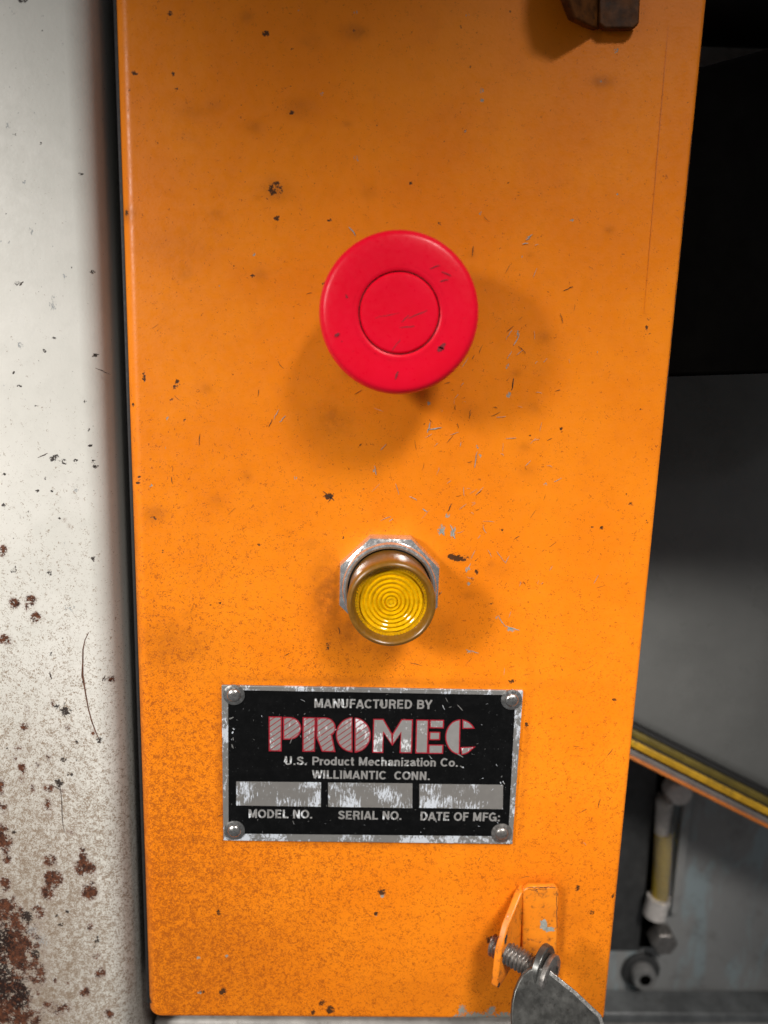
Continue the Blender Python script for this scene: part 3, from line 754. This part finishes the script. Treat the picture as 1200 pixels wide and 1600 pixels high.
    # scratches in the enamel
    S = ([], [])
    sl = [(66,172,82,166,1.0),(78,205,86,212,.8),(82,218,76,226,.8),(80,240,82,250,.7),(75,265,82,280,.7),(915,345,928,352,1.0),(800,60,818,72,.5),(905,120,925,140,.5),(850,120,858,138,.5),(862,95,870,110,.35),(515,105,520,98,.5),(472,360,478,372,.6),(490,372,496,388,.8),(322,460,318,478,.3),(345,108,330,100,.3),(875,130,884,126,.4),
          (1072,400,1078,412,.6),(1062,402,1066,410,.6),(285,455,290,470,.3),(520,525,528,545,.5),(208,505,213,520,.4),(822,535,828,552,.6),(300,240,290,262,.4),(330,240,326,230,.4),(905,300,925,312,.7),(800,305,812,320,.35),(300,545,305,560,.3)]
    for (X0, Y0, X1, Y1, ww) in sl:
        pts = [c3(X0+(X1-X0)*k, Y0+(Y1-Y0)*k) for k in np.linspace(0, 1, 5)]
        sliver([(p[0]+random.uniform(-.06, .06), 0, p[1]+random.uniform(-.06, .06)) for p in pts], ww*.45, yp-.09, S)
    for k in range(90):
        X, Y = random.uniform(70, 1090), random.uniform(75, 590); an = random.uniform(0, 6.28); ln = random.uniform(2, 9)
        pts = [c3(X+ln*k_*math.cos(an), Y+ln*k_*math.sin(an)) for k_ in (0, .5, 1)]
        sliver([(p[0], 0, p[1]) for p in pts], random.uniform(.06, .16), yp-.09, S)
    mesh('scratch_marks', S[0], S[1], M['aluminium'], t, kind='stuff')
    # rivets: dished washer rim and domed head
    for X, Y, dirty in ((84, 83, 0), (1104, 101, 0), (86, 581, 0), (1067, 591, 1)):
        p = c3(X, Y); cc = Vector((p[0], yp, p[1]))
        pr = [(0, -.02), (2.75, -.02), (2.7, .22), (2.2, .42), (1.75, .5)]
        for k in range(1, 7):
            a = math.radians(15*k); pr.append((1.7*math.cos(a), .5+.75*math.sin(a)))
        pr[-1] = (0, 1.25)
        v, f = lathe(cc, (0, -1, 0), pr, 40)
        mesh('rivet', v, f, M['worn_steel' if dirty else 'rivet_steel'], t, smooth=True)
M['rivet_steel'] = simple('rivet_steel', (.55, .54, .52), .28, .95, .3, 1.0, (.12, .10, .08), .2)
nameplate()

# ================================================================== CLAMP BOLT AND STRAP
def clamp():
    # axis: through the ear, along the ear's normal
    a0 = earpt(7.6, 0); zc = P(800, 1489, a0.y).z
    a0 = Vector((a0.x, a0.y, zc)); dv = (D_DIR + Vector((0, 0, -.03))).normalized()
    t = thing('clamp_bolt', a0, 'threaded steel bolt screwed through the lower orange bracket ear', 'bolt')
    a, u, w_ = basis(dv); pitch = 1.06; nT = 28; per = 8; L0, L1 = -4.6, 12.5
    nS = int((L1-L0)/pitch*per); V = []; Fc = []
    for i in range(nS+1):
        h = L0+(L1-L0)*i/nS
        for k in range(nT):
            th = 2*math.pi*k/nT; ph = (h/pitch - th/(2*math.pi)) % 1.0
            r = 2.25+.72*(1-abs(2*ph-1))
            if i == 0: r = 2.2
            V.append(a0+a*h+(u*math.cos(th)+w_*math.sin(th))*r)
    for i in range(nS):
        for k in range(nT):
            l = (k+1) % nT; Fc.append((i*nT+k, i*nT+l, (i+1)*nT+l, (i+1)*nT+k))
    Fc += [tuple(range(nT)), tuple(nS*nT+k for k in range(nT))]
    mesh('threaded_shank', V, Fc, M['worn_steel'], t, smooth=True)
    hb = a0+a*11.0
    v, f = lathe(hb, dv, [(0, 0), (5.2, 0), (5.35, .3), (5.35, 1.3), (4.8, 1.75), (3.0, 1.95), (2.8, 1.2), (0, 1.1)], 48)
    mesh('bolt_head', v, f, M['worn_steel'], t, smooth=True)
    # strap: eye round the bolt, folded towards the viewer below it
    st = thing('steel_strap', hb-Vector((0, 0, 20)), 'bent dark steel strap hanging on the clamp bolt', 'strap')
    V = []; n = 20; ring = []
    eyec = a0+a*8.9
    pts = []
    for k in range(n+1):
        th = math.radians(-20+220*k/n); pts.append(eyec + (E_DIR*math.cos(th)*-1 + Vector((0, 0, 1))*math.sin(th)*1.22)*5.9)
    pts += [eyec+E_DIR*5.2+Vector((0, 0, -5.2)), eyec-E_DIR*4.6+Vector((0, 0, -5.4))]
    v, f = slab(pts, 1.9, dv); bevel(mesh('eye', v, f, M['gun_steel'], st), .3)
    fold = [P(836, 1511, -17.0), P(852, 1512, -16.6), P(900, 1551, -19.5), P(938, 1587, -22.0), P(950, 1625, -24.5), P(950, 1680, -28), P(806, 1680, -28), P(800, 1610, -23.5), P(799, 1585, -22), P(800.5, 1567, -21), P(804, 1550, -19.8), P(810, 1535, -18.7), P(817, 1523, -17.9), P(826, 1515, -17.3)]
    nrm = (fold[3]-fold[0]).cross(fold[7]-fold[0]).normalized()
    if nrm.y > 0: nrm = -nrm
    # flatten on to one plane so that the sheet is a true sheet
    c0 = sum((p for p in fold), Vector())/len(fold)
    fold = [p-nrm*((p-c0).dot(nrm))*.85 for p in fold]
    v, f = slab(fold, 1.7, -nrm); leaf = bevel(mesh('leaf', v, f, M['gun_steel'], st), .45, 3)
    # bright sheared edge along the upper right side
    S = []; Fq = []
    seg = fold[1:5]
    for i, p in enumerate(seg):
        tq = (seg[min(i+1, 3)]-seg[max(i-1, 0)]).normalized(); side = tq.cross(nrm).normalized()
        if side.x < 0: side = -side
        for s_, d_ in ((-.75, .10), (.25, .10), (.25, -1.75), (-.75, -1.75)): S.append(p+side*s_+nrm*d_)
    for i in range(3):
        for k in range(4): Fq.append((4*i+k, 4*i+(k+1) % 4, 4*i+4+(k+1) % 4, 4*i+4+k))
    Fq += [(0, 1, 2, 3), (12, 13, 14, 15)]
    bevel(mesh('sheared_edge', S, Fq, M['steel_edge_glint'], leaf), .12)
clamp()

# ================================================================== MACHINE PARTS SEEN PAST THE RIGHT EDGE
def back_right():
    # slate machine panel
    yp = 120.0
    zt_, zb_ = P(1050, 1100, yp).z, P(1050, 1560, yp).z
    v, f = boxv(60, 230, yp, yp+8, zb_-30, zt_+10)
    o = mesh('machine_cabinet', v, f, M['slate'], None, label='slate blue painted machine cabinet wall, worn, behind the orange cover', cat='machine')
    # ledge at the foot
    zl0, zl1 = P(1050, 1591, yp-14).z, P(1050, 1584, yp-14).z
    v, f = boxv(50, 230, yp-14, yp-.5, zl0-3, zl1)
    o = mesh('machine_ledge', v, f, M['ledge'], None, label='slate grey steel ledge below the machine panel', cat='ledge'); bevel(o, 1.2, 3)
    v, f = boxv(40, 240, yp-10, yp+10, zl0-50, zl0-4)
    mesh('machine_base', v, f, M['frame_grey'], None, kind='structure')
    # guard door: smooth grey sheet with sloping striped edge
    yg = 92.0
    def line(py_l, py_r, y): return P(940, py_l, y), P(1290, py_r, y)
    slope = .505
    ll = lambda off: (lambda x: 1138+off+(x-993)*slope)
    t = thing('guard_door', P(1100, 1190, yg), 'smooth grey guard sheet with a sloping yellow and black striped edge', 'machine guard')
    V = []; Fc = []; xs = np.linspace(950, 1330, 24); m = 26
    for i, x in enumerate(xs):
        pb = P(x, ll(6)(x), yg); pt_z = P(x, 330, yg).z
        for j in range(m+1):
            s = j/m; z = pb.z+(pt_z-pb.z)*s
            V.append((pb.x+0*s, yg+55*(s**1.6), z))
    for i in range(len(xs)-1):
        for j in range(m): Fc.append((i*(m+1)+j, (i+1)*(m+1)+j, (i+1)*(m+1)+j+1, i*(m+1)+j+1))
    sh = mesh('guard_sheet', V, Fc, M['guard_grey'], t, smooth=True, flipy=True)
    so = sh.modifiers.new('thickness', 'SOLIDIFY'); so.thickness = 2*MM; so.offset = -1
    def strip(name, o0, o1, y0, y1, mat):
        pa = [P(940, ll(o0)(940), y0), P(1330, ll(o0)(1330), y0), P(1330, ll(o1)(1330), y0), P(940, ll(o1)(940), y0)]
        v, f = slab(pa, y1-y0, (0, 1, 0)); bevel(mesh(name, v, f, M[mat], t), .5)
    strip('rubber_seal', -3, 5, yg-6, yg+3, 'black_rubber')
    strip('olive_strip', 5.5, 17, yg-8, yg+2, 'olive')
    strip('rubber_seal', 17.5, 21, yg-9, yg+2, 'black_rubber')
    strip('yellow_strip', 21.3, 33, yg-10, yg+2, 'yellow')
    strip('rubber_seal', 33.3, 37, yg-9, yg+2, 'black_rubber')
    strip('grey_strip', 37.3, 48, yg-10, yg+2, 'grey_strip')
    strip('orange_lip', 48.3, 53, yg-12, yg+2, 'orange_lip')
    # oil level gauge
    yq = yp
    g = thing('oil_gauge', P(1030, 1455, yq), 'oil level sight gauge with yellow oil in a dark slot', 'oil gauge')
    def bar(name, x0, x1, y0, y1, d0, d1, mat, bev=.8):
        a = P(x0, y1, yq); b = P(x1, y0, yq)
        v, f = boxv(a.x, b.x, yq-d1, yq-d0, a.z, b.z); return bevel(mesh(name, v, f, M[mat], g), bev, 3)
    bar('gauge_shade_sheet', 930, 1034, 1180, 1484, -.4, .9, 'dark_grey')  # dark sheet painting the shade on the wall left of the gauge
    bar('slot', 996, 1062, 1195, 1478, -.5, 1.2, 'black_paint')
    bar('side_rail', 1056, 1066, 1215, 1420, 1.3, 4, 'slate', .6)
    def rod(name, x, y0, y1, d, r, mat, par=g):
        a = P(x, y0, yq-d); b = P(x-7, y1, yq-d)
        v, f = lathe(a, b-a, [(0, 0), (r, 0), (r, (b-a).length), (0, (b-a).length)], 32); return mesh(name, v, f, M[mat], par, smooth=True)
    tube = rod('sight_tube', 1040, 1245, 1412, 5, 4.0, 'glass')
    rod('oil_column', 1036, 1302, 1405, 5, 3.2, 'oil', tube)
    rod('tube_backing', 1039, 1250, 1300, 4, 2.6, 'white_part', tube)
    rod('end_fitting', 1029, 1402, 1430, 5.5, 4.9, 'white_part')
    for (x, y, r, mt, n) in ((1052, 1226, 5.6, 'white_part', 40), (1029, 1456, 6.2, 'worn_steel', 6)):
        c = P(x, y, yq)
        v, f = lathe(c, (0, -1, 0), [(0, 1), (r, 1), (r, 7), (r*.85, 8.4), (0, 8.8)], n); bevel(mesh('gauge_bolt', v, f, M[mt], g), .4)
    # socket screw and washer
    c = P(1000, 1513, yp)
    s = thing('socket_screw', c, 'grey socket head screw with washer low on the slate machine panel', 'screw')
    v, f = lathe(c, (0, -1, 0), [(0, .1), (8.6, .1), (8.6, 1.6), (7.8, 2.2), (0, 2.2)], 48); mesh('washer', v, f, M['dark_grey'], s, smooth=True)
    v, f = lathe(c, (0, -1, 0), [(5.4, 2.1), (5.4, 6.2), (4.9, 7.0), (2.7, 7.0), (2.6, 3.0)], 48); 
    mesh('screw_head', v, f, M['pale_grey'], s, smooth=True)
    v, f = lathe(c, (0, -1, 0), [(0, 7.02), (2.9, 7.02), (2.9, 7.06), (0, 7.06)], 6); mesh('hex_socket', v, f, M['black_paint'], s)
    # upper right: bracket, pipe, and dark cover plate enlarged to shade the sheet
    yk = 8.0
    pts = [P(1040, 112, yk), P(1105, 101, yk), P(1900, -120, yk), P(1900, 560, yk), P(1010, 590, yk)]
    v, f = slab(pts, 80, (0, 1, 0)); bevel(mesh('upper_shade_guard', v, f, M['black_paint'], None, label='black guard plate with a slanted top edge enlarged to shade the grey guard', cat='machine guard'), 1)
    pts = [P(1060, 20, yk+84), P(1340, 20, yk+84), P(1340, 140, yk+84), P(1060, 140, yk+84)]
    v, f = slab(pts, 5, (0, 1, 0)); bevel(mesh('support_bracket', v, f, M['frame_grey'], None, label='grey steel plate between the dark pipe and the black guard', cat='bracket'), 1)
    a = P(1020, -12, yk+64); b = P(1360, 0, yk+64)
    v, f = lathe(a, b-a, [(0, 0), (13.5, 0), (13.5, (b-a).length), (0, (b-a).length)], 40)
    mesh('dark_pipe', v, f, M['dark_paint'], None, smooth=True, label='dark brown pipe running across behind the cover top', cat='pipe')
back_right()
